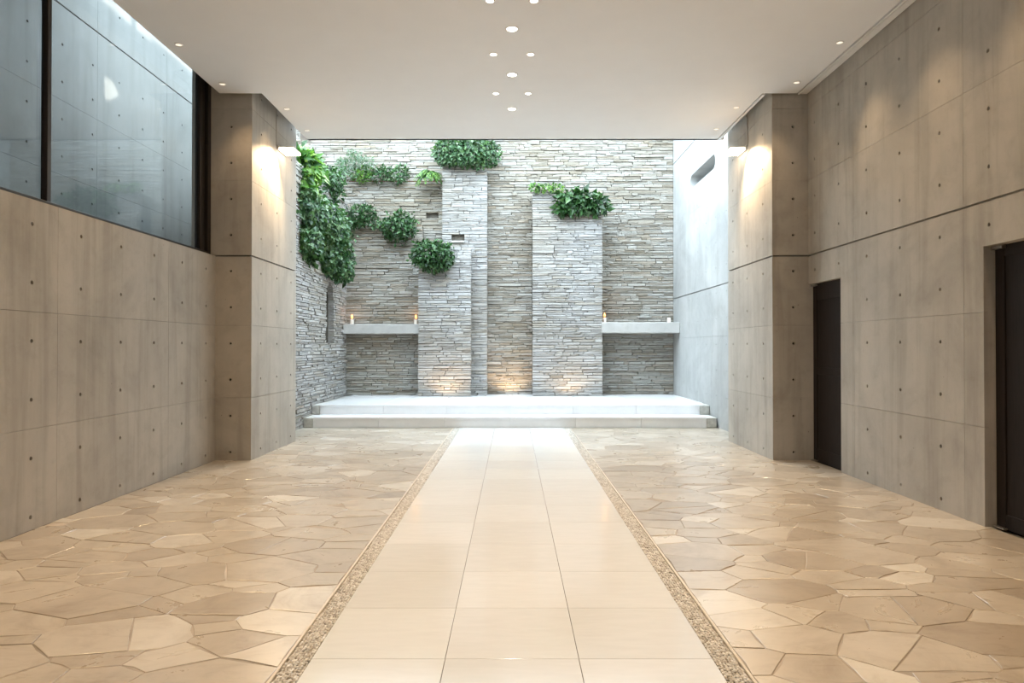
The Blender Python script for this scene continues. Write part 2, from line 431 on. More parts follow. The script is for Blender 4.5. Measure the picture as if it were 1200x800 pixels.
def pillar(sx, label, colx):
    x0, x1 = sorted((sx * PX, sx * (WX + 0.3)))
    xi0, xi1 = sorted((sx * (PX + T), sx * (WX + 0.3)))
    p = MB().box(xi0, xi1, PY0 + T, PY1 - T, -0.02, ROOF).build('concrete_pillar', M['concrete_dark'])
    tag(p, label, 'pillar', 'concrete pillars flanking the courtyard opening')
    # front face
    lim = sorted((sx * PX, sx * (WX + 0.3)))
    concrete_face(p, (0, PY0, 0), (1, 0, 0), (0, -1, 0), tuple(lim), (-0.02, ROOF), [], VJ, [sx * 3.50], ROWS, M['concrete'], groove=[GZ])
    concrete_face(p, (0, PY1, 0), (1, 0, 0), (0, 1, 0), tuple(lim), (-0.02, ROOF), [], VJ, [sx * 3.50], ROWS, M['concrete'], groove=[GZ])
    concrete_face(p, (sx * PX, 0, 0), (0, 1, 0), (-sx, 0, 0), (PY0 + T, PY1 - T), (-0.02, ROOF), [], VJ, [8.85, 9.45, 10.05], ROWS, M['concrete'], groove=[GZ])
    # conduit that feeds the wall lamp
    cnd = MB().tube([(sx * (PX - 0.003), 9.40, 4.16), (sx * (PX - 0.003), 9.40, CEIL + 0.15)], 0.006, 8).build('conduit', M['concrete'], p)
    return p
pl = pillar(-1, 'square concrete pillar at the end of the tall window', 0)
pr = pillar(1, 'square concrete pillar right next to the dark panelled door', 0)

# ------------------------------------------------------------------ ceiling and roof
cm = MB()
cm.box(-3.62, 3.53, -4.3, PY0 - 0.06, CEIL, CEIL + 0.10)
cm.box(-3.10, 3.10, PY0 - 0.06, 10.39, CEIL, CEIL + 0.10)
ceil = cm.build('ceiling', M['plaster'])
tag(ceil, 'flat white plaster ceiling over the hall with shadow gap edges', 'ceiling', kind='structure')
rf = MB(); rf.box(-3.80, WX + 0.34, -4.3, PY1 - 0.05, CEIL + 0.30, ROOF + 0.05); rf.box(-3.10, 3.10, PY1 - 0.05, 10.39, CEIL + 0.1, ROOF + 0.05)
rf.box(-3.20, 3.20, 10.33, 10.39, CEIL, CEIL + 0.1)
roof = rf.build('roof', M['plaster']); tag(roof, 'flat roof slab above the white hall ceiling', 'roof', kind='structure')
fa = MB().box(-3.70, -3.625, -4.3, PY0, CEIL + 0.22, CEIL + 0.30).build('trim_1', M['plaster'])
tag(fa, 'white ceiling edge strip along the head of the tall window', 'trim', kind='structure')
tr = MB(); tr.box(3.552, 3.575, -4.3, PY0 - 0.03, CEIL - 0.004, CEIL + 0.09)
tr = tr.build('trim_2', M['white_metal']); tag(tr, 'thin white rail in the ceiling gap by the tall concrete wall', 'trim', kind='structure')
t3 = MB(); t3.box(3.60, 3.675, -4.3, PY0 - 0.005, CEIL + 0.012, CEIL + 0.09)
t3 = t3.build('trim_3', M['white_metal']); tag(t3, 'wide white channel against the top of the tall concrete wall', 'trim', kind='structure')
t4 = MB(); t4.box(3.115, 3.15, PY0 - 0.02, 10.36, CEIL - 0.004, CEIL + 0.09)
t4 = t4.build('trim_4', M['white_metal']); tag(t4, 'thin white rail in the ceiling gap beside the door pillar', 'trim', kind='structure')

# ------------------------------------------------------------------ window on the low wall
GX = -3.80
win = empty('window_1', (GX, 2, GZ)); tag(win, 'tall fixed glass window in a dark frame above the low concrete wall', 'window', kind='structure')
def wpart(name, mb, mat):
    o = mb.build(name, mat); o.parent = win; o.location = -Vector(win.location); return o
wpart('bottom_rail', MB().cbox(GX - 0.07, GX + 0.05, -4.3, PY0, GZ, GZ + 0.042, 0.004), M['dark_metal'])
wpart('top_rail', MB().cbox(GX - 0.06, GX + 0.04, -4.3, PY0, CEIL + 0.27, CEIL + 0.30, 0.004), M['dark_metal'])
wpart('mullion', MB().cbox(GX - 0.02, GX + 0.035, 5.545, 5.595, GZ + 0.042, CEIL + 0.27, 0.004), M['dark_metal'])
wpart('mullion', MB().cbox(GX - 0.02, GX + 0.035, 2.0, 2.05, GZ + 0.042, CEIL + 0.27, 0.004), M['dark_metal'])
j = MB().cbox(GX - 0.08, GX + 0.05, 8.44, PY0, GZ + 0.042, CEIL + 0.27, 0.004)
wpart('jamb', j, M['dark_metal'])
wpart('jamb_channel', MB().cbox(GX - 0.06, GX + 0.015, 8.36, 8.44, GZ + 0.042, CEIL + 0.27, 0.006), M['dark_metal'])
wpart('jamb_stop', MB().cbox(GX - 0.04, GX + 0.03, 8.28, 8.36, GZ + 0.042, CEIL + 0.27, 0.006), M['dark_metal'])
for a, b in ((5.595, 8.28), (2.05, 5.545), (-4.3, 2.0)):
    wpart('pane', MB().box(GX - 0.012, GX, a, b, GZ + 0.042, CEIL + 0.27), M['glass'])

# light well behind the window
LX = -5.42
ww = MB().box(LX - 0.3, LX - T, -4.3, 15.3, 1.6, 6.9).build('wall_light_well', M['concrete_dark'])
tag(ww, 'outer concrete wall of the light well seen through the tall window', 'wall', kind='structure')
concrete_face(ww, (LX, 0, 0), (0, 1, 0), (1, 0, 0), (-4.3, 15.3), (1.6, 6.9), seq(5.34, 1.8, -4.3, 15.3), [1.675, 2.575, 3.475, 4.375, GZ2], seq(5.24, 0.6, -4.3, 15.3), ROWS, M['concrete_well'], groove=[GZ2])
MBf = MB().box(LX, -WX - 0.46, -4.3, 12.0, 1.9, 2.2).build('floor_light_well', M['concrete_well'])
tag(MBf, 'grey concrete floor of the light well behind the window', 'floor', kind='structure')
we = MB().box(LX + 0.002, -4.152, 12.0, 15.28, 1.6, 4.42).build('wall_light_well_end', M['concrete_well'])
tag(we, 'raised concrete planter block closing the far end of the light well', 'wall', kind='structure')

wc = MB().box(LX - 0.3, -3.62, -4.3, 8.6, 6.3, 6.5).box(-3.80, -3.62, -4.3, 8.6, ROOF + 0.05, 6.3).build('roof_sky_blocker', M['concrete_well'])  # added out of view to keep sky light off the near well
tag(wc, 'added unseen slab that darkens the near part of the light well', 'roof', kind='structure')

# ------------------------------------------------------------------ doors
def door(name, D, lx, label, panels):
    y0, y1, z0, z1 = D
    o = MB().box(lx + 0.012, lx + 0.05, y0 - 0.02, y1 + 0.02, 0.004, z1 + 0.02).build(name, M['door'])
    tag(o, label, 'door', kind='structure')
    w = 0.10
    MB().cbox(lx, lx + 0.03, y0 - 0.02, y0 + w, 0.006, z1 + 0.02, 0.004).build('stile', M['door'], o)
    MB().cbox(lx, lx + 0.03, y1 - w, y1 + 0.0, 0.006, z1 + 0.02, 0.004).build('stile', M['door'], o)
    for a, b in panels: MB().cbox(lx + 0.002, lx + 0.03, y0 + w, y1 - w, a, b, 0.004).build('rail', M['door'], o)
    MB().cbox(lx - 0.035, lx + 0.004, y1 - 0.12, y1 - 0.005, z1 - 0.030, z1 - 0.006, 0.003).build('pivot_plate', M['grey_metal'], o)
    MB().cbox(lx - 0.035, lx + 0.004, y1 - 0.12, y1 - 0.005, 0.005, 0.018, 0.003).build('floor_pivot', M['grey_metal'], o)
    MB().box(lx + 0.05, lx + 0.08, y0 - 0.3, y1 + 0.1, -0.1, z1 + 0.2).build('backing', M['door'], o)
    return o
door('door_1', D1, 3.745, 'narrow dark panelled door tucked against the concrete pillar', [(0.006, 0.16), (1.07, 1.16), (1.98, 2.20)])
door('door_2', D2, 3.78, 'wide dark timber door set in a deep concrete reveal', [(0.006, 0.12), (2.10, 2.21)])

# ------------------------------------------------------------------ floor
fl = MB().box(-6.0, WX + 0.6, -4.6, 15.9, -0.25, -0.02).build('floor', M['mortar'])
tag(fl, 'mortar floor bed beneath the stone paving of the hall', 'floor', kind='structure')
AX = 0.90; GW = 0.112; Y0F, Y1F = 1.2, 11.96
def clip(poly, px, py, nx, ny):
    """keep the side where (p-(px,py)).n <= 0"""
    out = []
    for i in range(len(poly)):
        a, b = poly[i], poly[(i + 1) % len(poly)]
        da = (a[0] - px) * nx + (a[1] - py) * ny; db = (b[0] - px) * nx + (b[1] - py) * ny
        if da <= 0: out.append(a)
        if (da < 0 < db) or (db < 0 < da):
            t = da / (da - db); out.append((a[0] + (b[0] - a[0]) * t, a[1] + (b[1] - a[1]) * t))
    return out
def area(p): return abs(sum(p[i][0] * p[(i + 1) % len(p)][1] - p[(i + 1) % len(p)][0] * p[i][1] for i in range(len(p)))) / 2
def crazy(x0, x1, y0, y1, rng, sp):
    pts = []; tries = 0; n_target = int((x1 - x0) * (y1 - y0) / (sp * sp * 0.80))
    while len(pts) < n_target and tries < 60000:
        tries += 1
        q = (rng.uniform(x0, x1), rng.uniform(y0, y1)); r = sp * rng.choice((0.50, 0.62, 0.8, 0.95))
        if all(((q[0] - p[0]) * 0.86) ** 2 + ((q[1] - p[1]) * 1.1) ** 2 > (0.5 * (r + p[2])) ** 2 for p in pts): pts.append((q[0], q[1], r))
    out = []
    for i, (a, b, r) in enumerate(pts):
        poly = [(x0, y0), (x1, y0), (x1, y1), (x0, y1)]
        near = sorted(((c - a) ** 2 + (d - b) ** 2, c, d, s) for k, (c, d, s) in enumerate(pts) if k != i)[:26]
        for d2, c, d, s in near:
            dx, dy = c - a, d - b; L = math.sqrt(d2)
            t = 0.5 + 0.55 * (r * r - s * s) / d2          # power diagram: unequal stones
            t = max(0.12, min(0.88, t))
            poly = clip(poly, a + dx * t, b + dy * t, dx / L, dy / L)
            if len(poly) < 3: break
        if len(poly) < 3 or area(poly) < 0.012: continue
        if area(poly) > 0.13 and rng.random() < 0.45:      # some big slabs are broken across
            cx = sum(p[0] for p in poly) / len(poly); cy = sum(p[1] for p in poly) / len(poly); an = rng.uniform(0, 6.28)
            for s in (1, -1):
                h = clip(poly, cx, cy, s * math.cos(an), s * math.sin(an))
                if len(h) >= 3 and area(h) > 0.01: out.append(h)
        else: out.append(poly)
    return out
def inset(poly, d):
    A = sum(poly[i][0] * poly[(i + 1) % len(poly)][1] - poly[(i + 1) % len(poly)][0] * poly[i][1] for i in range(len(poly)))
    sgn = 1 if A > 0 else -1; out = list(poly)
    for i in range(len(poly)):
        a, b = poly[i], poly[(i + 1) % len(poly)]; dx, dy = b[0] - a[0], b[1] - a[1]; L = math.hypot(dx, dy)
        if L < 1e-6: continue
        nx, ny = sgn * dy / L, -sgn * dx / L
        out = clip(out, a[0] - nx * d, a[1] - ny * d, nx, ny)
        if len(out) < 3: return []
    return out if A > 0 else out[::-1]
def dedupe(p, e=0.012):
    out = []
    for q in p:
        if not out or math.hypot(q[0] - out[-1][0], q[1] - out[-1][1]) > e: out.append(q)
    if len(out) > 1 and math.hypot(out[0][0] - out[-1][0], out[0][1] - out[-1][1]) < e: out.pop()
    return out
def wob(poly, rng):
    out = []
    for i in range(len(poly)):
        a, b = poly[i], poly[(i + 1) % len(poly)]; L = math.hypot(b[0] - a[0], b[1] - a[1]); out.append(a)
        if L > 0.14:
            t = rng.uniform(0.35, 0.65); k = rng.uniform(-0.004, 0.012)
            out.append((a[0] + (b[0] - a[0]) * t - (b[1] - a[1]) / L * k, a[1] + (b[1] - a[1]) * t + (b[0] - a[0]) / L * k))
    return out
def paving(name, x0, x1, label, seed):
    rng = random.Random(seed)
    bed = MB().box(x0, x1, Y0F - 5.5, Y1F, -0.02, -0.0040).build(name, M['mortar'])
    tag(bed, label, 'paving', kind='structure')
    polys = []
    ST = 1.4
    for poly in crazy(x0 / ST, x1 / ST, Y0F, Y1F, rng, 0.272):
        poly = [(p[0] * ST, p[1]) for p in poly]
        q = dedupe(inset(poly, rng.uniform(0.0014, 0.0036)))
        if len(q) < 3: continue
        q = dedupe(wob(q, rng)); polys.append(q)
    for q in polys:
        cx = sum(p[0] for p in q) / len(q); cy = sum(p[1] for p in q) / len(q); h = rng.uniform(-0.0012, 0.0016)
        t = inset(q, 0.0045)
        n = len(q); tx, ty = rng.uniform(-0.002, 0.002), rng.uniform(-0.002, 0.002)
        rr = [max(0.02, math.hypot(p[0] - cx, p[1] - cy)) for p in q]; top = [(p[0] - (p[0] - cx) / d * 0.0025, p[1] - (p[1] - cy) / d * 0.0025) for p, d in zip(q, rr)]
        V = [(p[0] - cx, p[1] - cy, -0.008) for p in q] + [(p[0] - cx, p[1] - cy, h - 0.0015) for p in q] + [(p[0] - cx, p[1] - cy, h + tx * (p[0] - cx) + ty * (p[1] - cy)) for p in top]
        F = [(i, (i + 1) % n, n + (i + 1) % n, n + i) for i in range(n)] + [(n + i, n + (i + 1) % n, 2 * n + (i + 1) % n, 2 * n + i) for i in range(n)] + [tuple(2 * n + i for i in range(n))]
        mesh_obj('flagstone', V, F, M['flag'], bed, (cx, cy, 0))
    # the part behind the camera, in larger slabs
    for poly in crazy(x0, x1, -4.3, Y0F, rng, 0.95):
        q = dedupe(inset(poly, 0.006))
        if len(q) < 3: continue
        cx = sum(p[0] for p in q) / len(q); cy = sum(p[1] for p in q) / len(q); n = len(q)
        V = [(p[0] - cx, p[1] - cy, -0.008) for p in q] + [(p[0] - cx, p[1] - cy, 0) for p in q]
        F = [(i, (i + 1) % n, n + (i + 1) % n, n + i) for i in range(n)] + [tuple(n + i for i in range(n))]
        mesh_obj('flagstone', V, F, M['flag'], bed, (cx, cy, 0))
    return bed
EDGE = 0.014
paving('floor_left', -WX, -AX - GW - EDGE, 'crazy paving of tan flagstones below the low wall and window', 11)
paving('floor_right', AX + GW + EDGE, WX + 0.05, 'crazy paving of tan flagstones in front of the two dark doors', 23)

ai = MB().box(-AX, AX, -4.3, Y1F, -0.02, -0.004).build('floor_aisle', M['tile_joint'])
tag(ai, 'straight aisle of cream polished tiles leading to the white stage', 'aisle', kind='structure')
tw = 0.5975
tile_me = None
k0 = 3.09
ys = seq(k0, 0.6, -4.3, Y1F)
for y in ys:
    y1 = min(y + 0.6, Y1F)
    for xi in (-0.9, -0.3, 0.3):
        if y1 - y > 0.59:
            if tile_me is None:
                o = MB().cbox(-tw / 2, tw / 2, -tw / 2, tw / 2, -0.010, 0.004, 0.0012).build('tile', M['tile'], ai, (xi + 0.3, y + 0.3, 0)); tile_me = o.data
            else:
                o = bpy.data.objects.new('tile', tile_me); o.location = (xi + 0.3, y + 0.3, 0); link(o, ai)
        else:
            MB().cbox(-tw / 2, tw / 2, -(y1 - y) / 2 + 0.001, (y1 - y) / 2 - 0.001, -0.010, 0.004, 0.0012).build('tile', M['tile'], ai, (xi + 0.3, (y + y1) / 2, 0))

# gravel strips and edgings
t_ = (1 + 5 ** 0.5) / 2
ICO_V = [Vector(v).normalized() for v in ((-1, t_, 0), (1, t_, 0), (-1, -t_, 0), (1, -t_, 0), (0, -1, t_), (0, 1, t_), (0, -1, -t_), (0, 1, -t_), (t_, 0, -1), (t_, 0, 1), (-t_, 0, -1), (-t_, 0, 1))]
ICO_F = [(0, 11, 5), (0, 5, 1), (0, 1, 7), (0, 7, 10), (0, 10, 11), (1, 5, 9), (5, 11, 4), (11, 10, 2), (10, 7, 6), (7, 1, 8), (3, 9, 4), (3, 4, 2), (3, 2, 6), (3, 6, 8), (3, 8, 9), (4, 9, 5), (2, 4, 11), (6, 2, 10), (8, 6, 7), (9, 8, 1)]
def gravel_strip(sx, label, elabel, n):
    rng = random.Random(5 + sx); V = []; F = []
    a, b = AX + 0.004, AX + GW - 0.004
    y = Y0F
    while y < Y1F - 0.01:
        step = 0.0125 if y < 7 else 0.02
        m = 7 if y < 7 else 5
        for i in range(m):
            r = (b - a) / m * rng.uniform(0.55, 0.82)
            c = Vector((sx * (a + (b - a) * (i + rng.uniform(0.3, 0.7)) / m), y + rng.uniform(-0.4, 0.4) * step, -0.008 + rng.uniform(-0.002, 0.004)))
            R = Matrix.Rotation(rng.uniform(0, 6.28), 3, 'Z') @ Matrix.Rotation(rng.uniform(-0.5, 0.5), 3, 'X')
            s = Vector((r * rng.uniform(0.9, 1.3), r * rng.uniform(0.7, 1.0), r * rng.uniform(0.5, 0.8))); base = len(V)
            for q in ICO_V: V.append(c + R @ Vector((q.x * s.x, q.y * s.y, q.z * s.z)))
            F += [(p + base, q + base, w + base) for p, q, w in ICO_F]
        y += step
    g = mesh_obj('gravel', V, F, M['gravel'], smooth=True)
    tag(g, label, 'gravel', kind='stuff')
    e0, e1 = sorted((sx * (AX + GW), sx * (AX + GW + EDGE)))
    e = MB().cbox(e0, e1, -4.3, Y1F, -0.02, 0.003, 0.002).build('trim_%d' % n, M['edge_metal'])
    tag(e, elabel, 'edging', kind='structure')
gravel_strip(-1, 'narrow strip of tan pebbles between aisle and paving below the window wall', 'thin pale edging beside the pebbles on the window side of the aisle', 5)
gravel_strip(1, 'narrow strip of tan pebbles between aisle and paving on the side of the doors', 'thin pale edging beside the pebbles on the door side of the aisle', 6)

# ------------------------------------------------------------------ stage
CLX, CRX = -3.65, 3.60      # courtyard side walls
SY0, SY1 = 11.97, 12.48
def slabs(parent, x0, x1, n, y0, y1, z0, z1, mat, name='riser_slab'):
    w = (x1 - x0) / n
    for i in range(n): MB().cbox(x0 + i * w + 0.0015, x0 + (i + 1) * w - 0.0015, y0, y1, z0, z1, 0.003).build(name, mat, parent)
st = MB().box(-3.47, 3.39, SY0 + 0.03, SY1 + 0.028, 0.0, 0.15).build('stone_step', M['stage'])
tag(st, 'long white stone step below the raised stage', 'step')
slabs(st, -3.47, 3.39, 6, SY0, SY0 + 0.03, 0.0, 0.15, M['stage'])
slabs(st, -3.47, 3.39, 6, SY0 - 0.012, SY1 + 0.03, 0.15, 0.185, M['stage'], 'tread_slab')
MB().cbox(-3.64, -3.475, SY0, SY1 + 0.03, 0.0, 0.178, 0.012).build('end_block', M['block'], st)
MB().cbox(3.395, 3.57, SY0, SY1 + 0.03, 0.0, 0.178, 0.012).build('end_block', M['block'], st)
sg = MB().box(-3.50, 3.42, SY1 + 0.03, 15.3, 0.0, 0.325).build('stone_stage', M['stage'])
tag(sg, 'low white stone stage in front of the stone courtyard wall', 'stage')
slabs(sg, -3.49, 3.41, 6, SY1, SY1 + 0.03, 0.185, 0.325, M['stage'])
slabs(sg, -3.49, 3.41, 6, SY1 - 0.012, 15.3, 0.325, 0.36, M['stage'], 'top_slab')
MB().cbox(-3.645, -3.495, SY1, SY1 + 0.5, 0.178, 0.352, 0.012).build('end_block', M['block'], sg)
MB().cbox(3.415, 3.595, SY1, SY1 + 0.5, 0.178, 0.352, 0.012).build('end_block', M['block'], sg)
MB().box(-3.645, -3.495, SY1 + 0.5, 15.3, 0.0, 0.34).build('border', M['block'], sg)
MB().box(3.415, 3.595, SY1 + 0.5, 15.3, 0.0, 0.356).build('border', M['stage'], sg)

# ------------------------------------------------------------------ split-face stone walls
def stone_variants():
    rng = random.Random(77); out = []
    for _ in range(10):
        j = lambda s: rng.uniform(-s, s)
        # y 0 = front face; a slightly broken face with its own chamfer
        V = [(-.5, 1, -.5), (.5, 1, -.5), (.5, 1, .5), (-.5, 1, .5)]
        f = [(-.5 + abs(j(.02)), j(.05), -.5 + abs(j(.12))), (.5 - abs(j(.02)), j(.05), -.5 + abs(j(.12))), (.5 - abs(j(.02)), j(.05), .5 - abs(j(.14))), (-.5 + abs(j(.02)), j(.05), .5 - abs(j(.14)))]
        t = rng.uniform(-.2, .2)
        f2 = [(t, -.06 + j(.05), -.5 + abs(j(.10))), (t + j(.1), -.05 + j(.05), .5 - abs(j(.12)))]
        V += f + f2   # 4 bl 5 br 6 tr 7 tl 8 mid-bottom 9 mid-top
        F = [(4, 8, 9, 7), (8, 5, 6, 9), (0, 4, 7, 3), (5, 1, 2, 6), (7, 9, 6, 2, 3), (4, 0, 1, 5, 8), (0, 3, 2, 1)]
        out.append((V, F))
    return out
SV = stone_variants(); STONE_ME = {}
def stone_mesh(i, mat):
    if (i, mat.name) not in STONE_ME:
        me = bpy.data.meshes.new('stone'); me.from_pydata(SV[i][0], [], SV[i][1]); me.materials.append(mat); STONE_ME[(i, mat.name)] = me
    return STONE_ME[(i, mat.name)]
def rows(x0, x1, z0, z1, rng, cut=None):
    out = []; z = z0
    while z < z1 - 0.012:
        h = rng.choice((0.028, 0.036, 0.043, 0.05, 0.056, 0.07)); 
        if z1 - z - h < 0.03: h = z1 - z
        spans = [(x0, x1)]
        for a, b in (cut(z, z + h) if cut else ()):
            nx = []
            for p, q in spans:
                if b <= p or a >= q: nx.append((p, q)); continue
                if a - p > 0.03: nx.append((p, a))
                if q - b > 0.03: nx.append((b, q))
            spans = nx
        for p, q in spans:
            x = p
            while x < q - 1e-4:
                w = rng.choice((0.12, 0.18, 0.25, 0.33, 0.42, 0.55)) * rng.uniform(0.8, 1.2)
                if q - x - w < 0.10: w = q - x
                if h > 0.06 and w > 0.25 and rng.random() < 0.45:      # two thin leaves in place of one stone
                    k = rng.uniform(0.4, 0.6); out.append((x, x + w, z, z + h * k)); out.append((x, x + w, z + h * k, z + h))
                else: out.append((x, x + w, z, z + h))
                x += w
        z += h
    return out
def lay(parent, st, face, depth, mat, rng, side=None, proud=0.03, vis=None, maxparts=300):
    """side None: face looks to -Y at y=face; side 'L': face looks to +X at x=face, list runs along Y"""
    gap = 0.0025
    items = []
    for (a, b, z0, z1) in st:
        w, h = b - a - 2 * gap, z1 - z0 - gap * 1.6
        if w < 0.02 or h < 0.01: continue
        pr = rng.uniform(0, proud) ** 1.0
        if rng.random() < 0.12: pr += 0.012
        items.append((w * h if (vis is None or vis(a, b, z0, z1)) else 0, (a + b) / 2, (z0 + z1) / 2, w, h, pr, rng.randrange(len(SV)), rng.random() < 0.5))
    items.sort(key=lambda q: -q[0])
    V = []; F = []
    for n, (ar, c, zc, w, h, pr, vi, fl) in enumerate(items):
        dep = depth + pr
        sc = (w, dep, h)
        if side is None: loc = (c, face - pr, zc); R = Matrix.Identity(3)
        else: loc = (face + pr, c, zc); R = Matrix.Rotation(math.pi / 2, 3, 'Z')
        if n < maxparts and ar > 0:
            o = bpy.data.objects.new('stone', stone_mesh(vi, mat)); o.location = loc; o.scale = sc
            if side: o.rotation_euler = (0, 0, math.pi / 2)
            link(o, parent)
        else:
            base = len(V)
            for q in SV[vi][0]: V.append(R @ Vector((q[0] * sc[0], q[1] * min(sc[1], 0.12) if q[1] < 0.5 else q[1] * sc[1], q[2] * sc[2])) + Vector(loc))
            F += [tuple(i + base for i in f) for f in SV[vi][1]]
    if V:
        o = mesh_obj('stone_infill', V, F, mat, parent); tag(o, kind='stuff')

TOPZ = 6.25
YB, YL1, YL2, YSH, YA, YBP, YC = 15.30, 15.17, 15.05, 14.68, 14.88, 14.62, 14.72
S = 0.10     # stone bed depth
rng = random.Random(3)
zt = lambda y, D: P(600, y, D).z
xt = lambda x, D: P(x, 400, D).x
XAL, XAR = xt(518, YA), xt(571, YA); XBL, XBR = xt(490, YBP), xt(552, YBP); XCL, XCM, XCR = xt(624, YC), xt(650, YC), xt(706, YC)
ZL1, ZL2, ZA, ZB, ZC, ZCL = zt(213, YL1), zt(264, YL2), zt(195, YA), zt(289, YBP), zt(251, YC), zt(223.5, YC)
core = MB()
core.box(LX - 0.3, CRX + 0.3, YB + S, YB + 0.5, 0.0, 6.5)
core.box(CLX - 0.6, XAL + 0.05, YL1 + S, YB + S, 0.0, ZL1 - 0.04)
core.box(CLX - 0.02, XBL + 0.05, YL2 + S, YB + S, 0.0, ZL2 - 0.04)
bw = core.build('wall_back', M['core']); tag(bw, 'tall back wall of thin split-face stones behind the stage', 'wall', kind='structure')
slot1 = (xt(499.5, YL1), xt(513.5, YL1), zt(255, YL1), zt(251, YL1))
c1 = lambda z0, z1: [(slot1[0], slot1[1])] if z0 < slot1[3] and z1 > slot1[2] and (z1 + z0) / 2 > slot1[2] - 0.01 else []
SB = []
allst = []
# one ranking for all the faces of the back wall
import itertools
def back_wall():
    faces_ = [(rows(XAR - 0.04, CRX, 0.36, TOPZ, rng), YB, S), (rows(LX, XAR - 0.04, 4.3, TOPZ, rng), YB, S),
              (rows(CLX - 0.6, XAL + 0.04, ZL2 - 0.05, ZL1, rng, c1), YL1, S), (rows(CLX, XBL + 0.04, 0.36, ZL2, rng), YL2, S), (rows(XBL + 0.04, XAL + 0.04, ZB - 0.7, ZL2 - 0.05, rng), YL1, S)]
    flat = []
    for f, y, d in faces_:
        for a, b, z0, z1 in f:
            v = z1 < 5.75 and not (b > XCL and a < XCR and z1 < ZC) and not (y == YB and b < XAR)
            flat.append(((b - a) * (z1 - z0) if v else 0, (a, b, z0, z1), y, d))
    flat.sort(key=lambda q: -q[0])
    top = flat[:300]; rest = flat[300:]
    for key, grp in itertools.groupby(sorted(top, key=lambda q: q[2]), key=lambda q: q[2]):
        lay(bw, [g[1] for g in grp], key, S, M['stone'], rng)
    V = []; n0 = len(bw.children)
    for key, grp in itertools.groupby(sorted(rest, key=lambda q: q[2]), key=lambda q: q[2]):
        lay(bw, [g[1] for g in grp], key, S, M['stone'], rng, maxparts=0)
back_wall()
tag(MB().box(CLX + 0.02, XAL, YL1 + 0.05, YB, ZL1 - 0.04, ZL1 + 0.035).build('soil', M['soil'], bw), kind='stuff')
tag(MB().box(CLX + 0.02, XBL, YL2 + 0.05, YL1, ZL2 - 0.04, ZL2 + 0.03).build('soil', M['soil'], bw), kind='stuff')

def pier(name, label, blocks, back, seed, mat, cut=None):  # side faces: core stone
    rng = random.Random(seed); mb = MB()
    for x0, x1, z1, y in blocks: mb.box(x0 + 0.008, x1 - 0.008, y + S, back, 0.36, z1 - 0.03)
    o = mb.build(name, M['core']); tag(o, label, 'stone pier')
    sts = []
    for n, (x0, x1, z1, y) in enumerate(blocks):
        lay(o, rows(x0, x1, 0.365 if n == 0 else blocks[0][2], z1, rng, cut), y, 0.13, mat, rng, proud=0.018)
    return o
slotA = (xt(529, YA), xt(544, YA), zt(282, YA), zt(278, YA))
cA = lambda z0, z1: [(slotA[0], slotA[1])] if z0 < slotA[3] and z1 > slotA[2] and (z1 + z0) / 2 > slotA[2] - 0.012 else []
pA = pier('stone_pier', 'tallest stone pier, ivy spilling over its top', [(XAL, XAR, ZA, YA)], YB, 41, M['stone_grey'], cA)
pB = pier('stone_pier', 'shortest stone pier with a round bush at its top corner', [(XBL, XBR, ZB - 0.25, YBP), (XBL + 0.62, XBR, ZB, YBP + 0.02)], YA - 0.04, 42, M['stone_grey'])
pC = pier('stone_pier', 'wide stone pier topped by a broad-leaved plant', [(XCL, XCR, ZC, YC), (XCL, XCM, ZCL, YC + 0.05)], YB, 43, M['stone_grey'])
nl = MB().cbox(slotA[0], slotA[1], YA - 0.05, YA + 0.1, slotA[2] - 0.045, slotA[2] - 0.005, 0.006).build('ledge_stone', M['block'], pA)

# left stone wall with a narrow arched niche
NY0, NY1, NZ0, NZ1 = 13.42, 13.98, 1.50, 2.68
LTOP = 4.55
lw = MB()
for a, b, c, d in rect_minus((PY1 + 0.01, YB + 0.09, 0.0, LTOP - 0.03), [(NY0 - 0.01, NY1 + 0.01, NZ0, NZ1)]): lw.box(CLX - 0.5, CLX - S, a, b, c, d)
lw.box(CLX - 0.5, CLX - 0.40, NY0 - 0.1, NY1 + 0.1, NZ0 - 0.1, NZ1 + 0.1)
lw = lw.build('wall_courtyard_left', M['core']); tag(lw, 'split-face stone side wall with an arched niche, half hidden by ivy', 'wall', kind='structure')
tag(MB().box(CLX - 0.48, CLX - 0.12, 12.0, YB, LTOP - 0.03, LTOP + 0.02).build('soil', M['soil'], lw), kind='stuff')
def niche(z0, z1):
    zc = (z0 + z1) / 2
    if zc < NZ0 or zc > NZ1: return []
    zs = 2.28; hw = (NY1 - NY0) / 2
    if zc > zs: hw *= math.sqrt(max(0, 1 - ((zc - zs) / (NZ1 - zs)) ** 2))
    c = (NY0 + NY1) / 2
    return [(c - hw, c + hw)]
lay(lw, rows(PY1 + 0.01, YB + 0.08, 0.0, LTOP, rng, niche), CLX, S, M['stone_grey'], rng, side='L', vis=lambda a, b, z0, z1: b > 11.6 and z1 < 4.2)

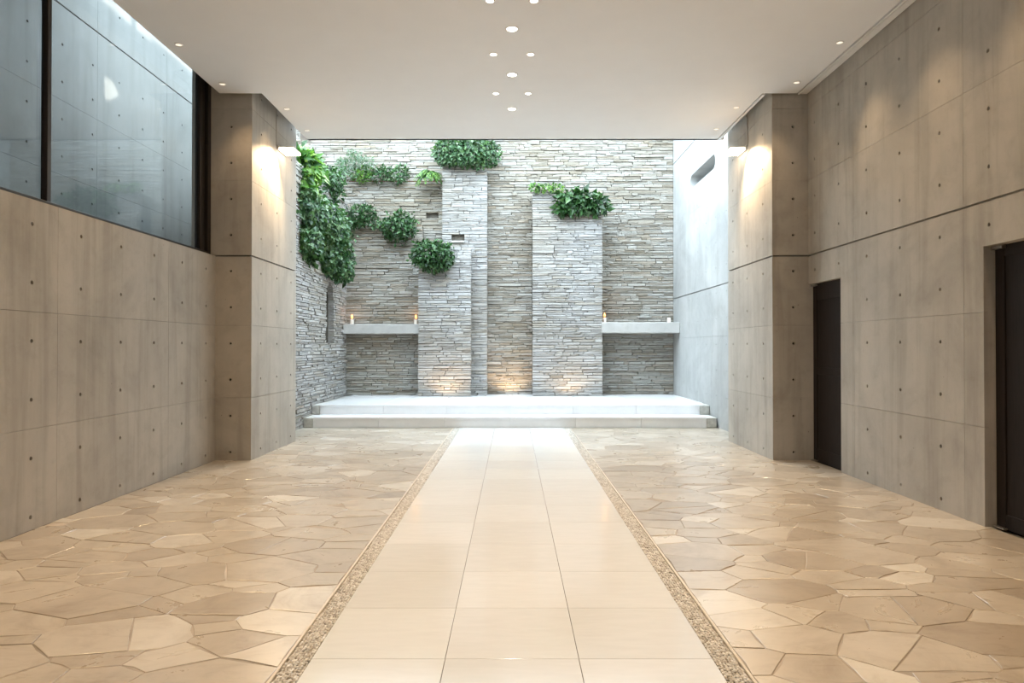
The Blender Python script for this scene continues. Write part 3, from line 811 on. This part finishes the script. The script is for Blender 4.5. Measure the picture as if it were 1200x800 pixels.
# right courtyard wall with the rounded slot, and an added unseen wall that blocks and shapes the sun
RZ = 9.33; RZC = 9.33; sunhole = (11.88, 12.75, 6.6, 7.75)  # sunhole: added opening out of view, lets sun onto the shrub
sl = (12.12, 13.82, 4.59, 4.85)
cw = MB()
for a, b, c, d in rect_minus((PY1, 15.8, -0.1, RZC), [sl, sunhole]): cw.box(CRX + T, CRX + 0.50, a, b, c, d)
cw = cw.build('wall_courtyard_right', M['concrete_pale']); tag(cw, 'pale smooth concrete side wall with a rounded slot opening', 'wall', kind='structure')
concrete_face(cw, (CRX, 0, 0), (0, 1, 0), (-1, 0, 0), (PY1, YB), (0, RZC), seq(10.6, 1.8, PY1, YB), [1.60, GZ - 0.06, 4.1, GZ2 - 0.04, 7.3], seq(10.9, 0.6, PY1, YB), ROWS, M['concrete_pale'], holes=[sl, sunhole], groove=[GZ - 0.06, GZ2 - 0.04], hr=0.012)
def slot_fillets():
    r = (sl[3] - sl[2]) / 2; zc = (sl[2] + sl[3]) / 2
    for sgn, yc, ye in ((-1, sl[0] + r, sl[0]), (1, sl[1] - r, sl[1])):
        for up in (-1, 1):
            arc = [(yc + sgn * r * math.sin(a), zc + up * r * math.cos(a)) for a in [math.pi / 2 * k / 8 for k in range(9)]]
            poly = [(ye, zc + up * r)] + arc
            n = len(poly); V = [(CRX, y, z) for y, z in poly] + [(CRX + 0.5, y, z) for y, z in poly]
            F = [(0, i, i + 1) for i in range(1, n - 1)] + [(i, (i + 1) % n, n + (i + 1) % n, n + i) for i in range(n)]
            mesh_obj('slot_corner', V, F, M['concrete_pale'], cw)
    MB().box(CRX + 0.5, CRX + 0.53, sl[0] - 0.1, sl[1] + 0.1, sl[2] - 0.1, sl[3] + 0.1).build('slot_back', M['concrete_dark'], cw)
slot_fillets()
up = MB()  # unseen sun mask: its opening and top edge shape the light well patches
for a, b, c, d in rect_minus((-4.3, PY1, ROOF, RZ), [(9.10, 9.50, 8.05, 8.47)]): up.box(WX + 0.06, WX + 0.4, a, b, c, d)
up.box(WX + 0.06, WX + 0.4, 9.73, 9.86, RZ, RZ + 1.5)  # post added so its shadow breaks the sunlit strip
for tri in (((9.28, 8.47), (9.5, 8.47), (9.5, 8.28)), ((9.2, 8.05), (9.5, 8.05), (9.5, 8.27))):
    up.add([(WX + 0.06, y, z) for y, z in tri] + [(WX + 0.4, y, z) for y, z in tri], [(0, 1, 2), (5, 4, 3), (0, 3, 4, 1), (1, 4, 5, 2), (2, 5, 3, 0)])
up = up.build('wall_sun_blocker', M['concrete_pale']); tag(up, 'added unseen wall above the roof, cut to shape the sunlight', 'wall', kind='structure')

# ------------------------------------------------------------------ ledges (shelves) and candles
sh1 = MB().cbox(CLX + 0.03, XBL + 0.02, YSH, YL2 + 0.02, zt(391, YSH), zt(379.5, YSH), 0.012).build('concrete_ledge', M['ledge_concrete'])
tag(sh1, 'rough concrete ledge between ivy-clad side wall and shortest pier', 'ledge', 'concrete ledges on the stone wall')
sh2 = MB().cbox(XCR - 0.02, CRX - 0.004, YSH, YB + 0.02, zt(390, YSH), zt(377.5, YSH), 0.012).build('concrete_ledge', M['ledge_concrete'])
tag(sh2, 'rough concrete ledge between wide pier and pale concrete wall', 'ledge', 'concrete ledges on the stone wall')
def candle(x, y, z, label, h=0.10, lit=True):
    e = empty('candle', (x, y, z)); tag(e, label, 'candle', 'candles on the ledges')
    wx = MB().lathe([(0.034, 0), (0.038, 0.01), (0.036, h), (0.026, h + 0.004), (0.02, h - 0.008)], 16).build('wax', M['wax'], e, smooth=False)
    MB().tube([(0, 0, h - 0.01), (0.002, 0, h + 0.018)], 0.003, 5).build('wick', M['wick'], wx)
    if lit:
        MB().lathe([(0.004, h + 0.01), (0.024, h + 0.035), (0.028, h + 0.055), (0.018, h + 0.085), (0.002, h + 0.115)], 12).build('flame', M['flame'], wx, smooth=True)
        ld = bpy.data.lights.new('candle_light', 'POINT'); ld.energy = 1.0; ld.color = (1, 0.5, 0.2); ld.shadow_soft_size = 0.03
        lo = bpy.data.objects.new('candle_light', ld); lo.location = (0, -0.04, h + 0.12); link(lo, e)
z1 = zt(379.5, YSH); z2 = zt(377.5, YSH)
candle(xt(412.5, 14.82), 14.82, z1, 'lit candle on the ledge beside the ivy-clad side wall')
candle(xt(488.5, 14.90) - 0.02, 14.90, z1, 'lit candle on the ledge tight against the shortest pier')
candle(xt(708.5, 14.86), 14.86, z2, 'lit candle on the ledge tight against the wide pier')
candle(xt(784, 14.82), 14.82, z2, 'short unlit white candle on the ledge by the pale concrete wall', 0.10, False)

# ------------------------------------------------------------------ plants
def leaf(V, F, b, d, n, L, W, droop):
    s = d.cross(n)
    if s.length < 1e-4: s = Vector((1, 0, 0))
    s.normalize(); n = s.cross(d).normalized(); k = len(V)
    m = b + d * (L * 0.45)
    V += [b, m + s * W * 0.5 + n * W * 0.16, b + d * L - n * droop * L, m - s * W * 0.5 + n * W * 0.16, m]
    F += [(k, k + 1, k + 4), (k + 1, k + 2, k + 4), (k, k + 4, k + 3), (k + 4, k + 2, k + 3)]
def rvec(rng):
    while True:
        v = Vector((rng.uniform(-1, 1), rng.uniform(-1, 1), rng.uniform(-1, 1)))
        if 0.05 < v.length < 1: return v.normalized()
def plant(name, label, blobs, mat, size, seed, base, ymax=15.4, xmin=-9.0, down=0.45, aspect=0.6, group='plants on the stone walls', cat='plant', shell=0.55, front=True):
    """blobs: (centre, radii, leaves)"""
    rng = random.Random(seed); V = []; F = []
    for c, r, n in blobs:
        c = Vector(c)
        for _ in range(n):
            o = rvec(rng)
            if front and o.y > 0.35: o.y = -o.y
            k = (shell + (1 - shell) * rng.random() ** 0.6) * (rng.uniform(1.05, 1.3) if rng.random() < 0.12 else 1.0)
            p = c + Vector((o.x * r[0], o.y * r[1], o.z * r[2])) * k
            p.y = min(p.y, ymax - 0.01); p.x = max(p.x, xmin + 0.01)
            L = size * rng.uniform(0.6, 1.35)
            d = (o * 0.7 + rvec(rng) * 0.8 + Vector((0, -0.25, -down))).normalized()
            if p.y + d.y * L > ymax: d.y = -abs(d.y)
            if p.x + d.x * L < xmin: d.x = abs(d.x)
            nn = (o + rvec(rng) * 0.7 + Vector((0, -0.2, 0.5))).normalized()
            leaf(V, F, p, d, nn, L, L * aspect, rng.uniform(0.05, 0.3))
    e = empty(name, base); tag(e, label, cat, group)
    fo = mesh_obj('foliage', [v - Vector(base) for v in V], F, mat, e); tag(fo, kind='stuff')
    for c, r, n in blobs[:4]:
        c = Vector(c) - Vector(base)
        mid = c * 0.5 + rvec(rng) * 0.03
        MB().tube([(0, 0, 0), mid, c], [0.012, 0.009, 0.005], 5).build('stem', M['stem'], e)
    return e
def blob(x, y, D, rx, ry, rd, n):
    """ellipsoid around the point under pixel (x, y) at depth D, radii in pixels and metres of depth"""
    k = D / FPX
    return (tuple(P(x, y, D)), (rx * k, rd, ry * k), n)
XW = CLX + 0.03
# cascade on the left wall
plant('ivy', 'large ivy cascade hanging down the stone side wall', [
    blob(362, 246, 12.4, 22, 28, 0.75, 1100), blob(380, 262, 13.2, 24, 28, 0.7, 1100), blob(362, 285, 12.3, 17, 22, 0.6, 700), blob(398, 275, 13.9, 15, 26, 0.5, 700),
    blob(386, 300, 13.4, 16, 16, 0.5, 420), blob(400, 316, 13.8, 13, 13, 0.4, 480), blob(384, 312, 13.4, 10, 9, 0.4, 200), blob(404, 300, 14.1, 10, 18, 0.3, 220)], M['ivy'], 0.105, 1, (-3.62, 13.0, 4.1), YL2, XW, 0.7, 0.72)
plant('broadleaf_shrub', 'bright green broad-leaved shrub above the ivy by the pillar', [
    blob(354, 190, 12.2, 14, 16, 0.40, 150), blob(366, 199, 12.3, 13, 14, 0.40, 140), blob(355, 212, 12.1, 12, 14, 0.35, 130)], M['bright'], 0.21, 2, (-3.75, 12.2, 4.5), YL2, -4.6, 0.3, 0.5)
plant('leafy_shrub', 'dark leafy shrub at the corner end of the planted ledge', [
    blob(386, 213, 13.8, 15, 15, 0.5, 450), blob(376, 208, 13.2, 10, 10, 0.4, 150), blob(390, 226, 14.0, 12, 11, 0.4, 280), blob(398, 206, 14.2, 8, 8, 0.3, 120), blob(372, 218, 13.4, 11, 11, 0.35, 200)], M['shrub'], 0.11, 3, (-3.8, 14.0, 4.5), YL2, -4.4, 0.3, 0.5)
plant('wispy_shrub', 'wispy grey-green shrub standing tall on the planted ledge', [
    blob(404, 195, 14.95, 11, 10, 0.2, 330), blob(416, 184, 15.0, 9, 10, 0.2, 200), blob(428, 193, 15.0, 15, 9, 0.2, 300), blob(408, 205, 14.9, 10, 7, 0.2, 160)], M['wispy'], 0.07, 4, tuple(P(415, 212, 15.1)), 15.25, -4.6, -0.5, 0.28, shell=0.2)
for i, (x, w, mt, lab) in enumerate(((424, 13, 'bright', 'low pale plant beside the wispy shrub on the planted ledge'), (446, 14, 'shrub', 'low bluish green plant midway along the planted ledge'), (467, 12, 'ivy', 'low dark green plant next to the drooping fern on the planted ledge'))):
    plant('ledge_plant', lab, [blob(x, 206, 15.06, w, 7, 0.16, 200), blob(x + 4, 201, 15.08, w * 0.7, 6, 0.14, 90)], M[mt], 0.085, 10 + i, tuple(P(x, 212, 15.15)), 15.26, XW, 0.1, 0.5)
def fern(name, label, base, n, L, mat, seed, spread, group='plants on the stone walls', w=0.05):
    rng = random.Random(seed); e = empty(name, base); tag(e, label, 'plant', group); V = []; F = []
    for i in range(n):
        a = math.pi * (0.05 + 0.9 * (i + rng.random()) / n); el = rng.uniform(0.2, 1.1)
        h = Vector((-math.cos(a) * spread, -math.sin(a) * 0.8, 0)); ln = L * rng.uniform(0.7, 1.15); prev = Vector((0, 0, 0)); pts = [prev]
        v = (h + Vector((0, 0, el))).normalized()
        for k in range(9):
            v = (v + Vector((0, 0, -0.24))).normalized(); prev = prev + v * ln / 9; pts.append(prev)
        for k in range(1, 10):
            s = v.cross(Vector((0, 0, 1))).normalized(); t = (pts[k] - pts[k - 1]).normalized(); nn = s.cross(t)
            for sg in (-1, 1):
                leaf(V, F, pts[k], (s * sg + t * 0.6).normalized(), nn, ln * 0.26 * (1.15 - k / 10), w, 0.2)
        leaf(V, F, pts[9], t, nn, ln * 0.14, w, 0.1)
    tag(mesh_obj('foliage', V, F, mat, e), kind='stuff')
    MB().lathe([(0.03, -0.05), (0.04, 0.0), (0.02, 0.05)], 8).build('crown', M['stem'], e)
    return e
fern('fern', 'drooping fern at the end of the planted ledge beside the tallest pier', tuple(P(503, 205, 14.95)), 44, 0.38, M['bright'], 21, 1.0)
plant('leafy_shrub', 'small leafy shrub on the lower ledge beside the ivy', [blob(422, 252, 14.85, 12, 11, 0.22, 300), blob(432, 250, 14.88, 9, 9, 0.2, 150), blob(417, 260, 14.85, 8, 6, 0.2, 100)], M['shrub'], 0.10, 30, tuple(P(424, 264, 14.95)), YL1, XW, 0.1, 0.45)
plant('trailing_plant', 'pale trailing plant creeping between the two lower ledge shrubs', [blob(441, 263, 14.9, 10, 5, 0.15, 120), blob(449, 260, 14.9, 7, 5, 0.15, 70)], M['ivy'], 0.075, 31, tuple(P(442, 265, 15.0)), YL1, XW, 0.5, 0.55)
plant('round_bush', 'rounded bush hanging over the middle of the lower ledge', [blob(468, 267, 14.85, 20, 15, 0.30, 620), blob(472, 258, 14.9, 14, 10, 0.25, 200)], M['shrub'], 0.095, 32, tuple(P(468, 266, 15.0)), YL2, XW, 0.4, 0.55)
plant('round_bush', 'dense round bush capping the shortest pier', [blob(507, 300, 14.5, 24, 18, 0.34, 900), blob(498, 296, 14.5, 15, 14, 0.3, 240), blob(518, 300, 14.5, 14, 14, 0.3, 240)], M['shrub'], 0.095, 33, tuple(P(507, 306, 14.7)), YA - 0.02, XW, 0.4, 0.55)
plant('ivy', 'ivy mound spilling over the top of the tallest pier', [blob(530, 178, 14.8, 20, 16, 0.32, 650), blob(555, 177, 14.8, 22, 16, 0.32, 700), blob(542, 185, 14.72, 26, 9, 0.3, 350), blob(575, 180, 14.9, 11, 14, 0.25, 260), blob(517, 180, 14.9, 7, 13, 0.25, 150), blob(564, 188, 14.72, 8, 9, 0.15, 90), blob(545, 164, 14.9, 34, 10, 0.25, 250)], M['ivy'], 0.10, 34, tuple(P(545, 190, 14.95)), YB - 0.02, XW, 0.6, 0.62)
plant('broadleaf_plant', 'broad-leaved green plant on top of the wide pier', [blob(680, 238, 14.75, 27, 13, 0.30, 240), blob(668, 234, 14.75, 16, 11, 0.28, 110), blob(698, 242, 14.75, 12, 10, 0.28, 90), blob(660, 244, 14.75, 10, 7, 0.25, 60)], M['shrub'], 0.19, 35, tuple(P(680, 250, 14.95)), YB - 0.02, XW, 0.45, 0.52, shell=0.35)
fern('leaf_rosette', 'bright upright leaf rosette growing among the broad-leaved plant', tuple(P(671, 232, 14.7)), 7, 0.28, M['bright'], 36, 0.7, w=0.07)
plant('trailing_plant', 'bright trailing plant along the raised corner of the wide pier', [blob(627, 221, 14.75, 6, 5, 0.15, 80), blob(638, 221, 14.75, 9, 4, 0.15, 110), blob(652, 221, 14.78, 9, 4, 0.15, 90)], M['bright'], 0.075, 37, tuple(P(640, 223, 14.9)), YB - 0.02, XW, 0.3, 0.6)

# ------------------------------------------------------------------ lamps
def spot(parent, loc, aim, power, size, blend, col=WARM, rad=0.04, name='lamp_light'):
    ld = bpy.data.lights.new(name, 'SPOT'); ld.energy = power; ld.color = col; ld.spot_size = math.radians(size); ld.spot_blend = blend; ld.shadow_soft_size = rad
    o = bpy.data.objects.new(name, ld); o.location = loc
    o.rotation_euler = (Vector(aim) - Vector(loc)).to_track_quat('-Z', 'Y').to_euler(); link(o, parent); return o
def downlight(x, y, r, lens, label, group, power, aim=(0, 0, -3), size=110, blend=0.9, col=WARM):
    e = empty('downlight', (x, y, CEIL)); tag(e, label, 'downlight', group)
    MB().lathe([(r * 1.25, -0.001), (r * 1.22, -0.006), (r * 1.0, -0.006), (r * 0.94, -0.001)], 24, cap=False).build('trim_ring', M['white_metal'], e, smooth=True)
    MB().lathe([(r * 0.94, -0.0025), (r * 0.5, -0.0045), (0.002, -0.005)], 24, cap=False).build('lens', M[lens], e, smooth=True)
    spot(e, (0, 0, -0.02), aim, power, size, blend, col, rad=r)
LC = ('round bright ceiling downlight on the centre line of the hall', 'centre line downlights')
LP = ('small ceiling downlight of a pair astride the centre line', 'paired small downlights')
def side_label(y, a, b): return 'small dim ceiling downlight close to ' + (a if y < 8.5 else b)
for k in range(-5, 3): downlight(0, 6.75 + 1.135 * k, 0.055, 'lamp', LC[0], LC[1], K_CENTRE * (1.0 if k < 2 else 0.5), size=125, col=SOFT)
for k in range(-3, 3):
    for sx in (-1, 1): downlight(sx * 0.20, 6.20 + 1.135 * k, 0.036, 'lamp', LP[0], LP[1], K_PAIR, size=90, col=SOFT)
for i, (x, y) in enumerate(((-3.44, 1.75), (-3.44, 2.82), (-3.44, 3.89), (-3.44, 4.96), (-3.44, 6.03), (-3.46, 7.1), (-3.46, 8.17), (-2.97, 9.02), (-2.97, 9.92))):
    downlight(x, y, 0.033, 'lamp_dim', side_label(y, 'the head of the tall window', 'the pillar at the window end'), 'dim downlights ' + ('by the window' if y < 8.5 else 'by the window pillar'), K_SIDE * (1.0 if y < 8 else 0.35), aim=(1.1, -0.3, -3) if y < 8.5 else (0.3, 0, -3), size=105, blend=1.0)
for i, (x, y) in enumerate(((3.36, 1.75), (3.36, 2.8), (3.36, 3.87), (3.36, 4.93), (3.36, 5.99), (3.38, 7.05), (3.38, 8.12), (2.94, 8.97), (2.94, 9.85))):
    downlight(x, y, 0.033, 'lamp_dim', side_label(y, 'the tall wall with the doors', 'the pillar next to the doors'), 'dim downlights ' + ('by the door wall' if y < 8.5 else 'by the door pillar'), K_SIDE * (1.0 if y < 8 else 0.35), aim=(-1.1, -0.3, -3) if y < 8.5 else (-0.3, 0, -3), size=105, blend=1.0)

def sconce(sx, label):
    e = empty('wall_sconce', (sx * PX, 9.42, 4.14)); tag(e, label, 'wall lamp', 'wall lamps on the pillars')
    w = 0.235
    a, b = sorted((0, -sx * w))
    MB().cbox(a, b, 0.0, 0.34, 0.012, 0.032, 0.006).build('housing', M['white_metal'], e)
    a2, b2 = sorted((-sx * 0.02, -sx * (w - 0.008)))
    MB().cbox(a2, b2, 0.012, 0.332, -0.012, 0.012, 0.004).build('diffuser', M['sconce'], e)
    a3, b3 = sorted((0, -sx * 0.03))
    MB().cbox(a3, b3, 0.0, 0.34, -0.012, 0.045, 0.005).build('mounting_plate', M['white_metal'], e)
    spot(e, (-sx * 0.17, -0.05, -0.03), (sx * 0.10, -0.42, -1.0), K_SCONCE, 118, 0.8, col=(1.0, 0.72, 0.42), rad=0.03)
sconce(-1, 'glowing wall lamp on the pillar beside the window')
sconce(1, 'glowing wall lamp on the pillar beside the doors')

def uplight(x, y, label, power):
    e = empty('ground_uplight', (x, y, 0.36)); tag(e, label, 'uplight', 'uplights set into the stage')
    MB().lathe([(0.075, 0.0), (0.075, 0.005), (0.055, 0.007), (0.052, 0.002)], 20, cap=False).build('trim_ring', M['grey_metal'], e)
    MB().lathe([(0.054, 0.003), (0.002, 0.0035)], 20, cap=False).build('lens', M['lamp_dim'], e)
    spot(e, (0, 0, 0.02), (0, 0.35, 1.0), power, 150, 0.6, col=(1.0, 0.66, 0.36), rad=0.03)
uplight(xt(598, 14.88), 14.88, 'recessed uplight at the foot of the wall between tallest and wide pier', K_UP)
uplight(xt(523, 14.2), 14.2, 'recessed uplight at the foot of the shortest pier', K_UP * 0.7)
uplight(xt(668, 14.3), 14.3, 'recessed uplight at the foot of the wide pier', K_UP * 0.5)
